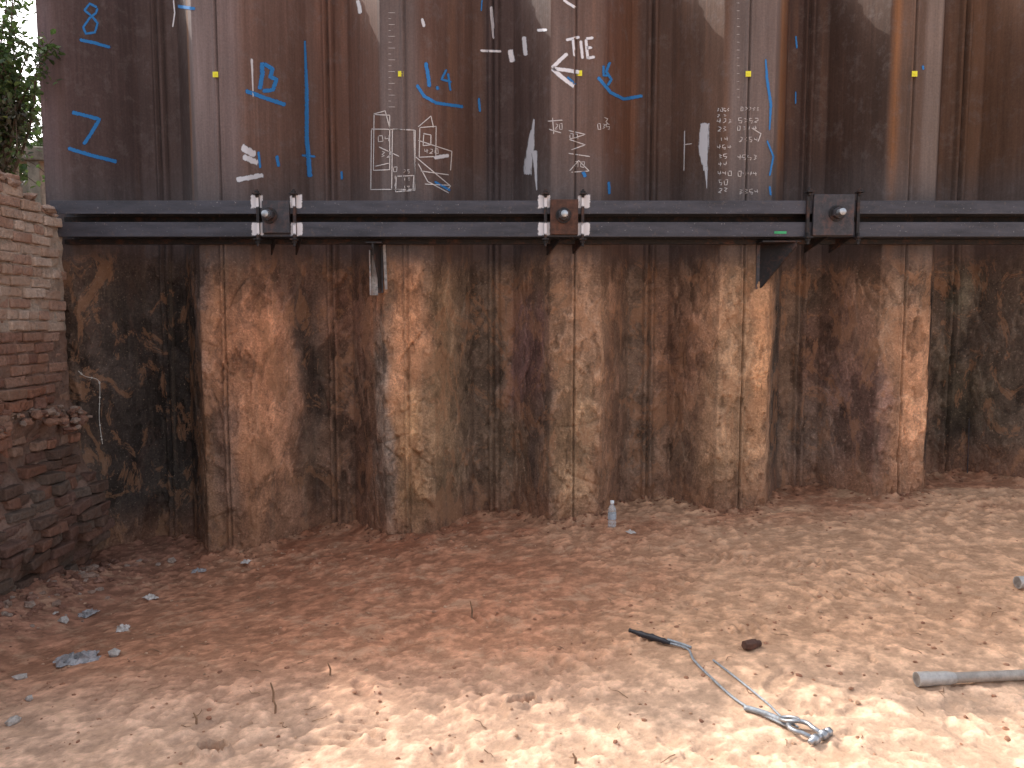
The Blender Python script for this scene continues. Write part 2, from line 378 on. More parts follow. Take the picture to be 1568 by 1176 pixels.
def stamp(cx, cy, rx, ry, an, dep, rim=0.4):
    i0, i1 = np.searchsorted(xs, [cx-0.5, cx+0.5]); j0, j1 = np.searchsorted(ys, [cy-0.5, cy+0.5])
    if i1-i0 < 3 or j1-j0 < 3: return
    A = GX[j0:j1, i0:i1]-cx; B = GY[j0:j1, i0:i1]-cy
    a = (A*math.cos(an)+B*math.sin(an))/rx; b = (-A*math.sin(an)+B*math.cos(an))/ry
    r = np.sqrt(a*a+b*b)+0.25*(lumps[j0:j1, i0:i1])*4
    GZ[j0:j1, i0:i1] += -dep*sstep(1.05, 0.7, r)+dep*rim*np.exp(-((r-1.2)/0.22)**2)
for _ in range(100):
    cx = random.uniform(-2.6, 4.2); cy = random.uniform(2.4, 5.8); an = random.uniform(0, 3.14)
    stamp(cx, cy, random.uniform(0.09, 0.14), random.uniform(0.04, 0.055), an, random.uniform(0.005, 0.012))
for _ in range(60):
    stamp(random.uniform(-2.8, 4.2), random.uniform(2.4, 5.9), random.uniform(0.02, 0.05), random.uniform(0.012, 0.03), random.uniform(0, 3), random.uniform(0.006, 0.016), 0.6)
p = on_ground(325, 1150); stamp(p.x, p.y, 0.05, 0.04, 0, 0.10, 0.4)
p = on_ground(800, 1075); stamp(p.x, p.y, 0.06, 0.035, 0.4, 0.04, 0.7)
for (a, b, w) in (((1010, 880), (1180, 1000), 0.03), ((100, 1080), (330, 960), 0.025), ((590, 1010), (700, 900), 0.03), ((1250, 870), (1450, 960), 0.03)):
    A = on_ground(*a); B = on_ground(*b); L = (B-A).length
    ux_, uy_ = (B.x-A.x)/L, (B.y-A.y)/L
    al = (GX-A.x)*ux_+(GY-A.y)*uy_; ac = -(GX-A.x)*uy_+(GY-A.y)*ux_+0.05*np.sin(al*5)
    GZ -= 0.008*np.exp(-(ac/w)**2)*sstep(0, 0.1, al)*sstep(L, L-0.1, al)
tread = np.zeros_like(GZ)
for (px, py, an, L) in ((520, 1130, 1.2, 0.5), (560, 1130, 1.3, 0.4), (1010, 900, 0.4, 0.7), (620, 960, 0.9, 0.5), (1320, 900, 0.2, 0.9), (800, 940, 0.3, 0.8), (1180, 860, -0.4, 0.9), (1450, 860, 0.5, 0.8), (650, 880, 1.8, 0.5), (1100, 960, 0.1, 0.6)):
    A = on_ground(px, py); al = (GX-A.x)*math.cos(an)+(GY-A.y)*math.sin(an); ac = -(GX-A.x)*math.sin(an)+(GY-A.y)*math.cos(an)
    m = sstep(L/2, L/2-0.08, np.abs(al))*sstep(0.11, 0.09, np.abs(ac))*sstep(0.36, 0.52, fbm(GX*5, GY*5, 3, 8))
    s_ = np.sin(al*2*math.pi/0.06+np.abs(ac)*20)
    GZ += m*(0.009*s_-0.005); tread += m*s_
GZ = np.where((GX > 4.7) | (GX < -4) | (GY < 2.0), gbase(GX, GY), GZ)
def gz_at(x, y):
    i = min(max(np.searchsorted(xs, x), 1), len(xs)-1); j = min(max(np.searchsorted(ys, y), 1), len(ys)-1)
    return float(GZ[j, i])
g1 = fbm(GX*0.8, GY*0.8, 4, 4); g2 = fbm(GX*2.4, GY*2.4, 5, 7, .6)
red = np.clip(sstep(1.4, -0.8, GX+0.9*(g1-0.5)*2)*0.8+0.35*(g2-0.5), 0, 1)
GC = lin((184, 144, 114))*(1-red[..., None])+lin((168, 116, 89))*red[..., None]
wet = np.exp(-((GX+0.5)/1.6)**2-((GY-5.0)/0.9)**2)*0.6+0.6*sstep(5.2, 6.1, GY)*sstep(0.40, 0.58, g2)
wet = np.clip(wet*(0.5+g2), 0, 0.8)
GC = GC*(1-wet[..., None])+wet[..., None]*lin((146, 94, 70))
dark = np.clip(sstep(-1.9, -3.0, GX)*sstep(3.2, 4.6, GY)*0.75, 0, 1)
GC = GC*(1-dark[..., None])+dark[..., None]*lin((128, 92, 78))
fg_sunlit = sstep(3.9, 2.9, GY)*0.65  # foreground soil painted paler so the sunlit part looks brighter
GC = GC*(1-fg_sunlit[..., None])+fg_sunlit[..., None]*lin((206, 175, 150))
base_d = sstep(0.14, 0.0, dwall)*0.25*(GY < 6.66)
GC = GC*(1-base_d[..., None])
GC = GC*(1+2.2*np.clip(lumps, -0.07, 0.2)+0.10*tread)[..., None]
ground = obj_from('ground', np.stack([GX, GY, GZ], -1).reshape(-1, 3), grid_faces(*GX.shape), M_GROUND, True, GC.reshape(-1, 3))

mb = MB()
for _ in range(2000):
    x = random.uniform(-3.2, 4.3); y = random.choice([random.uniform(2.4, 6.0), random.uniform(5.4, 6.35), random.uniform(2.6, 4.4)])
    if y > float(prof(x))-0.03: continue
    r = random.choice([0.003, 0.004, 0.005, 0.007, 0.010])*random.uniform(0.7, 1.3)
    base = lin(random.choice([(178, 134, 108), (174, 128, 102), (192, 154, 126), (160, 114, 92)]))
    mb.blob((x, y, gz_at(x, y)+r*0.1), r, (1.2, 1, 0.7), tuple(base))
for _ in range(380):
    x = random.uniform(-3.0, 4.3); y = float(prof(x))-abs(random.gauss(0, 0.10))-0.02; r = random.choice([0.006, 0.008, 0.01, 0.016])
    mb.blob((x, y, gz_at(x, y)+r*0.1), r, (1.2, 1, 0.7), tuple(lin(random.choice([(140, 96, 76), (152, 106, 82), (128, 90, 72)]))))
mb.obj('soil_clods', M_ROCK)
mb = MB()
for _ in range(90):
    x = random.uniform(-2.9, 4.2); y = random.uniform(2.5, 5.9); a = random.uniform(0, 6.28); L = random.uniform(0.03, 0.10)
    pts = []
    for k in range(4):
        xx = x+math.cos(a)*L*k/3; yy = y+math.sin(a)*L*k/3; a += random.uniform(-0.4, 0.4)
        pts.append((xx, yy, gz_at(xx, yy)+0.003+random.uniform(0, 0.008)))
    mb.tube(pts, [0.0022, 0.002, 0.0016, 0.001], 5)
for (px, py, hgt) in ((418, 1075, 0.09), (421, 1090, 0.07), (505, 1035, 0.06), (722, 945, 0.1), (880, 1165, 0.04), (300, 1110, 0.05)):
    q = on_ground(px, py); q.z = gz_at(q.x, q.y)
    mb.tube([q-Vector((0, 0, 0.02)), q+Vector((0.004, 0, hgt*0.5)), q+Vector((-0.008, 0.0, hgt))], [0.005, 0.005, 0.003], 6)
mb.obj('twigs', mat_simple('twig_wood', (138, 108, 84), 0.9, 0, 0.3))

# ------------------------------------------------------------------ brick_wall
mb = MB(); nbr = lambda a, b, k: float(fbm(np.array(a), np.array(b), 3, k)-0.5)
course = 0.076; z = -0.35; row = 0
XU = -3.36; XLOW = -3.22
ledge = lambda y: 1.10+0.22*float(fbm(np.array(y*1.6), np.array(0.3), 3, 6)-0.5)*2
while z < 2.80:
    y = -1.5+(0.113 if row % 2 else 0)
    while y < 5.95:
        L = 0.215 if row % 4 != 2 else 0.103
        L *= random.uniform(0.93, 1.02)
        yc = y+L/2; y += L+0.010
        lz = ledge(yc); low = z < lz
        endlim = 5.87+(0.04 if not low else 0.02)+random.uniform(-0.12, 0.04)
        top = 2.40+0.24*float(sstep(5.85, 4.9, yc))+0.06*math.sin(yc*5)
        if yc+L/2 > endlim or z > top+random.uniform(-0.07, 0.02): continue
        if low:
            xf = XLOW+random.gauss(0, 0.022)+0.09*math.sin(z*5.2+0.7)+0.16*nbr(yc*2., z*3., 3)
            if z > lz-0.25: xf -= random.uniform(0.0, 0.55)*max(0, z-lz+0.25)
            if z < 0.3: xf += random.uniform(-0.03, 0.11)
            if random.random() < 0.08: xf -= 0.07
        else:
            xf = XU+random.gauss(0, 0.009)+0.04*nbr(yc*1.5, z*1.5, 4)
            if z > top-0.1: xf += random.uniform(-0.05, 0.03)
            if random.random() < 0.04: xf -= 0.04
        up = z > 1.55+0.1*math.sin(yc*3)
        if up: cc = lin(random.choice([(178, 156, 140), (170, 146, 130), (184, 163, 148), (162, 132, 116)]))
        elif low and z > 0.7: cc = lin(random.choice([(138, 102, 86), (144, 104, 86), (124, 92, 80), (144, 116, 100)]))
        elif low: cc = lin(random.choice([(112, 86, 76), (102, 82, 72), (124, 92, 78), (108, 92, 82)]))
        else: cc = lin(random.choice([(140, 108, 94), (128, 96, 84), (148, 116, 100)]))
        t_ = 0.16
        R = Matrix.Rotation(random.gauss(0, 0.055 if low else 0.014), 3, 'Z') @ Matrix.Rotation(random.gauss(0, 0.05 if low else 0.012), 3, 'X')
        mb.box((xf-t_/2, yc, z+0.033+0.01*math.sin(yc*1.7)), (t_, L, 0.066), R, 0.011 if low else 0.005, tuple(cc))
    z += course; row += 1
brick = mb.obj('bricks', M_BRICK, None, 0.010)
bw = empty('brick_wall'); brick.parent = bw
yy_ = np.arange(-1.5, 5.84, 0.02); zz_ = np.arange(-0.4, 2.68, 0.02)
A, B = np.meshgrid(yy_, zz_)
topc = 2.36+0.22*sstep(5.85, 4.9, A)
LZ = 1.10+0.44*(fbm(A*1.6, A*0+0.3, 3, 6)-0.5)
xf = XU-0.014+0.03*(fbm(A*1.5, B*1.5, 3, 4)-0.5)+sstep(LZ+0.05, LZ-0.25, B)*(0.138+0.09*np.sin(B*5.2+0.7)+0.16*(fbm(A*2, B*3, 3, 3)-0.5))+0.035*(fbm(A*14, B*14, 4, 2)-0.5)
Bz = np.minimum(B, topc)
cc = np.where((B > 1.55)[..., None], lin((164, 148, 134)), lin((124, 100, 88)))*(0.7+0.6*fbm(A*8, B*8, 3, 5))[..., None]
Pm = np.stack([xf, A, Bz], -1)
back = Pm[-1:].copy(); back[..., 0] = -3.85; back2 = back.copy(); back2[..., 2] = -0.4
Pm = np.concatenate([Pm, back, back2]); cc = np.concatenate([cc, cc[-1:], cc[-1:]])
obj_from('mortar', Pm.reshape(-1, 3), grid_faces(Pm.shape[0], Pm.shape[1]), M_BRICK, True, cc.reshape(-1, 3), bw)
me_ = MB(); me_.box((-3.62, 5.80, 0.96), (0.42, 0.06, 2.72), None, 0, tuple(lin((96, 74, 66)))); me_.obj('broken_end', M_BRICK, bw)

mb = MB()
for _ in range(480):
    y = random.uniform(3.0, 5.85); x = -3.18+abs(random.gauss(0, 0.20))
    r = random.choice([0.008, 0.012, 0.018, 0.03])*random.uniform(0.6, 1.2)
    mb.blob((x, y, gz_at(x, y)+r*0.3), r, (1.3, 1, 0.75), tuple(lin(random.choice([(148, 110, 94), (136, 98, 82), (156, 128, 112), (164, 142, 128), (124, 88, 74)]))))
for _ in range(340):
    y = random.uniform(4.2, 5.8); x = random.uniform(-3.72, -3.36); r = random.uniform(0.012, 0.05)
    zt = 2.38+0.22*float(sstep(5.85, 4.9, y))
    mb.blob((x, y, zt+r*0.5), r, (1.3, 1, 0.8), tuple(lin(random.choice([(166, 142, 128), (150, 124, 110), (130, 106, 94)]))))
for _ in range(150):
    y = random.uniform(4.2, 5.85); x = random.uniform(-3.36, -3.22); r = random.uniform(0.012, 0.04)
    mb.blob((x, y, ledge(y)-0.05-(x+3.36)*0.9+random.uniform(-0.03, 0.03)), r, (1.3, 1, 0.8), tuple(lin(random.choice([(146, 110, 92), (130, 96, 82), (152, 130, 116)]))))
mb.obj('brick_rubble', M_ROCK)

# ------------------------------------------------------------------ retained upper ground
a = np.linspace(-14, -3.78, 60); b = np.linspace(-8, 22, 80); A, B = np.meshgrid(a, b)
Z = 2.26+0.12*(fbm(A*1.5, B*1.5, 4, 3)-0.5)
c = lin((88, 72, 60))*(0.6+0.8*fbm(A*2, B*2, 3, 1))[..., None]
Pt = np.stack([A, B, Z], -1)
e1 = Pt[:, -1:].copy(); e1[..., 2] = -0.3
Pt = np.concatenate([Pt, e1], 1); c = np.concatenate([c, c[:, -1:]], 1)
obj_from('retained_terrain', Pt.reshape(-1, 3), grid_faces(Pt.shape[0], Pt.shape[1]), M_GROUND, True, c.reshape(-1, 3))

# ------------------------------------------------------------------ waling_beam
wb = empty('waling_beam')
XL, XR = -3.42, 7.5
def section(nm, z0, z1):
    b = MB(); zc = (z0+z1)/2; xc = (XL+XR)/2; L = XR-XL
    b.box((xc, 5.786, zc), (L, 0.012, z1-z0)); b.box((xc, 5.988, zc), (L, 0.012, z1-z0)); b.box((xc, 5.887, zc), (L-0.002, 0.188, 0.009))
    b.obj(nm, M_WALER, wb, 0.0025)
section('lower_section', 2.243, 2.350); section('upper_section', 2.410, 2.507)
b = MB(); b.box(((XL+XR)/2, 5.94, 2.380), (XR-XL-0.02, 0.012, 0.055)); b.obj('gap_packing', M_DARK, wb, 0.002)
b = MB(); b.box(((XL+XR)/2, 5.965, 2.222), (XR-XL, 0.05, 0.036)); b.obj('rear_packing', M_DARK, wb, 0.002)

# ------------------------------------------------------------------ painted marks
class Paint:
    def __init__(s): s.v = []; s.f = []; s.c = []
    def stroke(s, pts, w, n_across=5):
        w = w if isinstance(w, (list, tuple)) else [w]*len(pts)
        P = []; W = []
        for (a, b), w0, w1 in zip(zip(pts[:-1], pts[1:]), w[:-1], w[1:]):
            L = math.hypot(b[0]-a[0], b[1]-a[1]); n = max(int(L/2.5), 1)
            for i in range(n):
                P.append((a[0]+(b[0]-a[0])*i/n, a[1]+(b[1]-a[1])*i/n)); W.append(w0+(w1-w0)*i/n)
        P.append(pts[-1]); W.append(w[-1]); base = len(s.v)
        for i, p in enumerate(P):
            a = P[max(i-1, 0)]; c = P[min(i+1, len(P)-1)]
            tx, ty = c[0]-a[0], c[1]-a[1]; l = math.hypot(tx, ty) or 1; nx_, ny_ = -ty/l, tx/l
            for k in range(n_across):
                q = (k/(n_across-1)-0.5)*2
                s.v.append(on_wall(p[0]+nx_*q*W[i]/2, p[1]+ny_*q*W[i]/2))
                e = (1-abs(q)**1.5)
                if i == 0 or i == len(P)-1: e *= 0.3
                s.c.append((e, e, e))
        for i in range(len(P)-1):
            for k in range(n_across-1):
                o = base+i*n_across+k; s.f.append((o, o+1, o+n_across+1, o+n_across))
    def obj(s, name, mat, parent=None): return obj_from(name, s.v, s.f, mat, True, s.c, parent)
blue = Paint()
for st, w in [
 ([(150, 12), (138, 6), (130, 16), (142, 26), (150, 36), (146, 50), (132, 52), (128, 42), (138, 28), (148, 20), (150, 12)], 5), ([(122, 61), (145, 66), (170, 73)], 7),
 ([(110, 172), (135, 178), (153, 183), (140, 205), (128, 222)], 8), ([(104, 227), (140, 238), (180, 248)], 8),
 ([(402, 95), (402, 115), (398, 138)], 10), ([(404, 98), (418, 106), (414, 118), (424, 122), (418, 138), (402, 140)], 9), ([(376, 139), (405, 150), (438, 161)], 9),
 ([(467, 62), (470, 140), (470, 210), (475, 272)], [4, 8, 9, 11]), ([(462, 238), (484, 240)], 5), ([(272, 10), (300, 14)], 7),
 ([(652, 95), (656, 118), (658, 134)], 8), ([(684, 106), (676, 122), (692, 126)], 5), ([(686, 112), (690, 140)], 5), ([(638, 130), (650, 148), (668, 158), (710, 164)], 7), ([(668, 132), (672, 138)], 7),
 ([(934, 95), (928, 110), (936, 122), (930, 132)], 6), ([(924, 100), (924, 116), (934, 116)], 5), ([(915, 118), (935, 142), (955, 152), (984, 147)], 7),
 ([(1172, 90), (1174, 120), (1180, 160), (1178, 200)], [3, 6, 6, 3]), ([(1174, 215), (1184, 240), (1178, 270)], 4), ([(1178, 285), (1180, 300)], 4),
 ([(733, 150), (735, 172)], 5), ([(523, 262), (524, 276)], 5), ([(396, 232), (399, 258)], 5), ([(424, 238), (427, 256)], 7), ([(892, 262), (897, 272)], 8), ([(932, 278), (933, 298)], 6), ([(868, 118), (882, 130)], 5),
 ([(1218, 140), (1218, 160)], 3), ([(1412, 100), (1414, 108)], 5), ([(665, 278), (690, 292)], 5), ([(738, 0), (737, 18)], 3), ([(1218, 55), (1220, 75)], 4)]:
    blue.stroke(st, w)
blue.obj('blue_spray_marking', M_BLUE)
white = Paint()
for st, w in [
 ([(866, 62), (888, 57)], 6), ([(877, 60), (880, 87)], 6), ([(889, 62), (892, 91)], 6), ([(897, 60), (900, 91)], 6), ([(897, 60), (909, 58)], 6), ([(898, 74), (907, 73)], 6), ([(899, 90), (911, 87)], 6),
 ([(869, 82), (857, 93), (845, 105)], 8), ([(845, 105), (862, 120), (880, 133)], 9), ([(845, 105), (868, 108), (888, 111)], 8),
 ([(781, 76), (785, 96)], 11), ([(802, 56), (805, 86)], 9), ([(735, 78), (768, 79)], 5), ([(793, 84), (796, 87)], 7), ([(822, 47), (838, 46)], 6), ([(862, 0), (882, 13)], 6),
 ([(266, 0), (268, 20), (265, 42)], 3)]:
    white.stroke(st, w)
white.obj('white_spray_marking', M_WHITE)
sm = Paint()
for st, w in [([(818, 182), (812, 225), (807, 268)], [3, 15, 16]), ([(818, 230), (822, 292)], [12, 2]), ([(1079, 188), (1076, 225), (1080, 262)], [16, 22, 8]), ([(1081, 255), (1082, 290)], [8, 1]),
 ([(370, 225), (392, 238)], 14), ([(372, 240), (396, 250)], 12), ([(362, 276), (404, 268)], 10), ([(386, 90), (388, 150)], [5, 2]),
 ([(664, 242), (688, 238)], 8), ([(548, 0), (552, 22)], 8), ([(752, 10), (756, 60)], 6), ([(646, 28), (650, 42)], 6), ([(1048, 200), (1047, 262)], 2)]:
    sm.stroke(st, w)
sm.obj('white_paint_smear', M_SMEAR)
ch = Paint()
rect = lambda x0, y0, x1, y1, j=2: [(x0+random.uniform(-j, j), y0+random.uniform(-j, j)), (x1, y0+random.uniform(-j, j)), (x1+random.uniform(-j, j), y1), (x0, y1+random.uniform(-j, j)), (x0+1, y0)]
for st in [rect(568, 198, 634, 290), rect(572, 175, 597, 260), rect(600, 198, 636, 292), rect(642, 195, 668, 240), rect(648, 205, 660, 222), [(572, 175), (590, 170), (598, 200)], [(580, 225), (612, 240)], [(574, 255), (596, 250)], [(640, 195), (660, 178), (664, 196)], [(636, 240), (690, 285), (684, 292)], [(640, 250), (655, 278), (688, 296)], [(640, 215), (692, 232), (690, 262)],
           rect(606, 270, 634, 292), [(644, 262), (688, 268)], [(650, 282), (690, 284)], [(1048, 215), (1047, 262)], [(1046, 222), (1060, 220)], [(838, 186), (862, 184)], [(840, 198), (860, 204)], [(846, 180), (848, 206)], [(870, 200), (896, 206), (872, 214), (896, 222), (874, 230)], [(872, 262), (886, 246), (902, 262), (874, 264)], [(870, 235), (904, 240)], [(1150, 196), (1165, 205), (1160, 218)]]:
    ch.stroke(st, 2.2, 3)
def glyphs(x, y, n, h, gap):
    for i in range(n):
        gx = x+i*gap; k = random.randint(0, 5); w_ = gap*0.6
        S_ = {0: [(0, 0), (w_, 0), (w_, h), (0, h), (0, 0)], 1: [(w_/2, 0), (w_/2, h)], 2: [(0, 0), (w_, 0.1*h), (w_, h/2), (0, h), (w_, h)], 3: [(0, 0), (w_, 0.2*h), (0.3*w_, h/2), (w_, 0.7*h), (0, h)], 4: [(0, 0), (0, h/2), (w_, h/2), (w_*0.8, 0), (w_*0.8, h)], 5: [(w_, 0), (0, 0), (0, h/2), (w_, h*0.6), (w_*0.8, h), (0, h)]}[k]
        ch.stroke([(gx+a+random.uniform(-.8, .8), y+b+random.uniform(-.8, .8)) for a, b in S_], 1.7, 3)
glyphs(1098, 166, 4, 5, 5); glyphs(1134, 164, 5, 6, 6); glyphs(1098, 175, 3, 4, 5)
for i, yv in enumerate((182, 194, 210, 222, 236, 248, 262, 276, 288)):
    glyphs(1100+random.uniform(-2, 2), yv, 2 if i % 3 else 3, 7, 8)
    if i % 2 == 0 or i < 3: glyphs(1130+random.uniform(-2, 3), yv+random.uniform(-2, 2), 4, 7, 8)
for yv in (258, 270, 282): glyphs(603, yv-2, 1, 7, 8); glyphs(618, yv+2, 2, 5, 6)
glyphs(580, 208, 2, 9, 10); glyphs(584, 232, 2, 9, 9); glyphs(650, 228, 3, 7, 8); glyphs(872, 205, 2, 7, 8); glyphs(880, 248, 2, 8, 9); glyphs(925, 180, 1, 14, 10); glyphs(915, 190, 3, 8, 7); glyphs(850, 190, 2, 8, 7)
for yv in range(20, 170, 9): ch.stroke([(594, yv), (600 if yv % 2 else 606, yv)], 0.9, 3)
for yv in range(5, 160, 12): ch.stroke([(1127, yv), (1133, yv)], 0.9, 3)
ch.obj('chalk_writing', M_CHALK)

M_YEL = mat_simple('yellow_reflective_sticker', (222, 214, 50), 0.5, 0, 0.08, 20)
for i, (px, py) in enumerate(((331, 115), (614, 114), (887, 113), (1145, 114), (1399, 114))):
    X, Y, Zc = on_wall(px, py, 0.012); b = MB(); b.box((X, Y-0.002, Zc), (0.040, 0.005, 0.040))
    b.box((X, Y-0.006, Zc), (0.003, 0.003, 0.03)); b.box((X, Y-0.006, Zc), (0.03, 0.0028, 0.003))
    b.obj('survey_target_sticker', M_YEL)

# ------------------------------------------------------------------ tie rod anchor plates
M_WP = mat_paint('white_brush_paint', (222, 218, 220), 0.5, 40)
def anchor(px, pcy, w, h, mat, painted, dxn=0):
    c = at_depth(px, pcy, 5.745); e = empty('tie_rod_anchor_plate', c)
    def fin(b, nm, m, bev=0.002, smooth=False): b.obj(nm, m, e, bev, smooth)
    b = MB(); b.box((0, 0.014, 0), (w, 0.028, h)); fin(b, 'bearing_plate', mat, 0.004)
    n0 = Vector((dxn, 0, 0.01))
    b = MB(); b.tube([n0+Vector((0, 0.0, 0)), n0+Vector((0, -0.012, 0))], 0.058, 28); fin(b, 'washer', M_DARK)
    b = MB(); b.tube([n0+Vector((0, -0.012, 0)), n0+Vector((0, -0.055, 0))], 0.043, 6); fin(b, 'hex_nut', M_PLATE, 0.004)
    b = MB(); pts = []; rr = []
    for k in range(24): pts.append(n0+Vector((0, 0.2-0.315*k/23 if k < 1 else -0.05-0.06*k/23, 0))); rr.append(0.023 if k % 2 else 0.026)
    b.tube(pts, rr, 18); fin(b, 'threaded_rod', M_GALV, 0, True)
    b = MB()
    for sx in (-1, 1):
        x = sx*(w/2+0.035)
        b.box((x, 0.02, 0.0), (0.022, 0.022, 0.36)); b.box((x, 0.0, 0.165), (0.05, 0.075, 0.010)); b.box((x, 0.0, -0.165), (0.05, 0.075, 0.010))
        b.tube([(x, 0.0, 0.14), (x, 0.0, 0.20)], 0.010, 10); b.tube([(x, 0.0, -0.13), (x, 0.0, -0.215)], 0.010, 10)
        b.tube([(x, 0.0, 0.17), (x, 0.0, 0.188)], 0.019, 6); b.tube([(x, 0.0, -0.17), (x, 0.0, -0.190)], 0.019, 6)
    fin(b, 'clamp_bolts', M_DARK)
    b = MB()
    for sx in (-0.02, 0.17):
        b.prism([(sx, 0.05, -0.155), (sx-0.10, 0.25, -0.155), (sx-0.10, 0.25, -0.26)], (0.012, 0, 0))
    fin(b, 'gussets', M_DARK)
    if painted:
        pt = Paint()
        for sx in (-1, 1):
            for zz in (0.115, -0.085):
                x = sx*(w/2+0.045)
                base = len(pt.v)
                for i in range(7):
                    for k in range(7):
                        a = -1+2*i/6; q = -1+2*k/6
                        pt.v.append((x+a*0.052, 0.030, zz+q*0.056)); ee = max(0, 1-max(abs(a), abs(q))**4); pt.c.append((ee,)*3)
                for i in range(6):
                    for k in range(6):
                        o = base+i*7+k; pt.f.append((o, o+7, o+8, o+1))
                base = len(pt.v)
                for i in range(3):
                    for k in range(7):
                        a = -1+i; q = -1+2*k/6
                        pt.v.append((sx*(w/2+0.035)+a*0.0105, 0.0065, zz+q*0.05)); ee = max(0, 1-abs(q)**3)*0.8; pt.c.append((ee,)*3)
                for i in range(2):
                    for k in range(6):
                        o = base+i*7+k; pt.f.append((o, o+7, o+8, o+1))
        pt.obj('white_paint', M_WP, e)
    return e
anchor(422, 332, 0.20, 0.235, M_PLATE, True, -0.045)
anchor(864, 332, 0.205, 0.255, M_RUST, True, -0.005)
anchor(1277, 329, 0.30, 0.30, M_PLATE, False, 0.02)

def bracket(px, py0, Yb, dirx, width, height, painted=False, nm='support_bracket'):
    c = at_depth(px, py0, Yb); e = empty(nm, c)
    b = MB(); b.prism([(0, 0, 0), (dirx, -width, 0), (dirx, -width, -0.03), (0.0, 0, -height)], (0.014, 0.004, 0)); b.obj('gusset_plate', M_DARK, e, 0.002)
    b = MB(); b.box((dirx/2, -width/2, 0.008), (abs(dirx)+0.09, width, 0.012)); b.obj('seat_plate', M_DARK, e, 0.002)
    b = MB(); b.box((0.0, 0.004, -height/2), (0.05, 0.01, height)); b.obj('back_plate', M_PLATE, e, 0.002)
    if painted:
        b = MB(); b.box((-0.038, -0.02, -0.21), (0.050, 0.012, 0.34)); b.box((-0.062, -0.05, -0.21), (0.010, 0.05, 0.34)); b.obj('angle_leg', M_WSTEEL, e, 0.002)
        b = MB(); b.box((0.045, -0.02, -0.165), (0.022, 0.010, 0.34), Matrix.Rotation(-0.03, 3, 'Y')); b.obj('cover_strip', M_WSTEEL, e, 0.002)
    return e
bracket(581, 376, 5.96, -0.03, 0.17, 0.36, True)
bracket(1164, 375, 5.985, 0.20, 0.20, 0.34)
gm = MB(); q = at_depth(1195, 356, 5.776); gm.box((q.x, 5.777, q.z), (0.09, 0.004, 0.018)); gm.obj('green_tag', mat_simple('green_tape', (60, 160, 105), 0.6, 0, 0.15))

# ------------------------------------------------------------------ water bottle
q = on_ground(937, 808); q.z = gz_at(q.x, q.y)-0.004
e = empty('water_bottle', q)
def lathe(prof_, n=24):
    v = []; f = []
    for (r, z_) in prof_:
        for k in range(n): a = 2*math.pi*k/n; v.append((r*math.cos(a), r*math.sin(a), z_))
    for i in range(len(prof_)-1):
        for k in range(n): f.append((i*n+k, i*n+(k+1) % n, (i+1)*n+(k+1) % n, (i+1)*n+k))
    return v, f
tb = NT('clear_plastic'); tb.set((0.86, 0.90, 0.92), 0.12, 0, None, 0.6); tb.b.inputs['Transmission Weight'].default_value = 0.75; tb.b.inputs['IOR'].default_value = 1.3
v, f = lathe([(0.002, 0.004), (0.024, 0.0), (0.031, 0.006), (0.0315, 0.03), (0.029, 0.035), (0.0315, 0.04), (0.0315, 0.055), (0.029, 0.06), (0.0315, 0.065), (0.0315, 0.125), (0.029, 0.13), (0.031, 0.137), (0.028, 0.155), (0.018, 0.175), (0.012, 0.185), (0.012, 0.20)])
obj_from('bottle_body', v, f, tb.m, True, None, e)
v, f = lathe([(0.0322, 0.072), (0.0324, 0.09), (0.0322, 0.118)]); obj_from('label', v, f, mat_simple('bottle_label', (165, 172, 180), 0.4, 0, 0.2, 60), True, None, e)
v, f = lathe([(0.0145, 0.192), (0.0150, 0.195), (0.0150, 0.21), (0.013, 0.213), (0.001, 0.213)]); obj_from('cap', v, f, mat_simple('bottle_cap', (225, 228, 230), 0.4, 0, 0.05), True, None, e)

# ------------------------------------------------------------------ litter / pale stones
def crumple(px, py, r, mat, nm='plastic_litter', flat=0.45):
    q = on_ground(px, py); q.z = gz_at(q.x, q.y)+r*0.1
    n = 9; v = []; f = []
    for i in range(n):
        for j in range(n):
            a = (i/(n-1)-0.5)*2; b_ = (j/(n-1)-0.5)*2
            v.append((a*r*1.4+random.uniform(-1, 1)*r*0.22, b_*r+random.uniform(-1, 1)*r*0.22, random.uniform(0, 1)*r*flat*2*(1.15-max(abs(a), abs(b_)))))
    for i in range(n-1):
        for j in range(n-1): f.append((i*n+j, i*n+j+1, (i+1)*n+j+1, (i+1)*n+j))
    o = obj_from(nm, v, f, mat, False); o.location = q; o.rotation_euler = (0, 0, random.uniform(0, 3)); return o
M_LIT = mat_simple('dusty_plastic', (190, 180, 172), 0.5, 0, 0.35, 40, 0, 0.1, 0.5); M_FOIL = mat_simple('grey_plastic', (146, 142, 142), 0.4, 0.0, 0.45, 50, 0.3, 0.2, 0.5)
for (px, py, r, m) in ((305, 876, .035, M_FOIL), (118, 1012, .07, M_FOIL), (133, 940, .045, M_FOIL), (966, 817, .026, M_LIT), (376, 862, .03, M_LIT), (188, 963, .035, M_LIT), (231, 917, .035, M_LIT)):
    crumple(px, py, r, m)
mb = MB()
for (px, py, r) in ((98, 952, .03), (175, 1006, .03), (30, 1040, .025), (45, 1075, .02), (20, 1110, .03), (85, 940, .018)):
    q = on_ground(px, py); q.z = gz_at(q.x, q.y)
    mb.blob((q.x, q.y, q.z+r*0.4), r, (1.2, 0.9, 0.8), tuple(lin((190, 180, 172))))
mb.obj('pale_stones', M_ROCK)

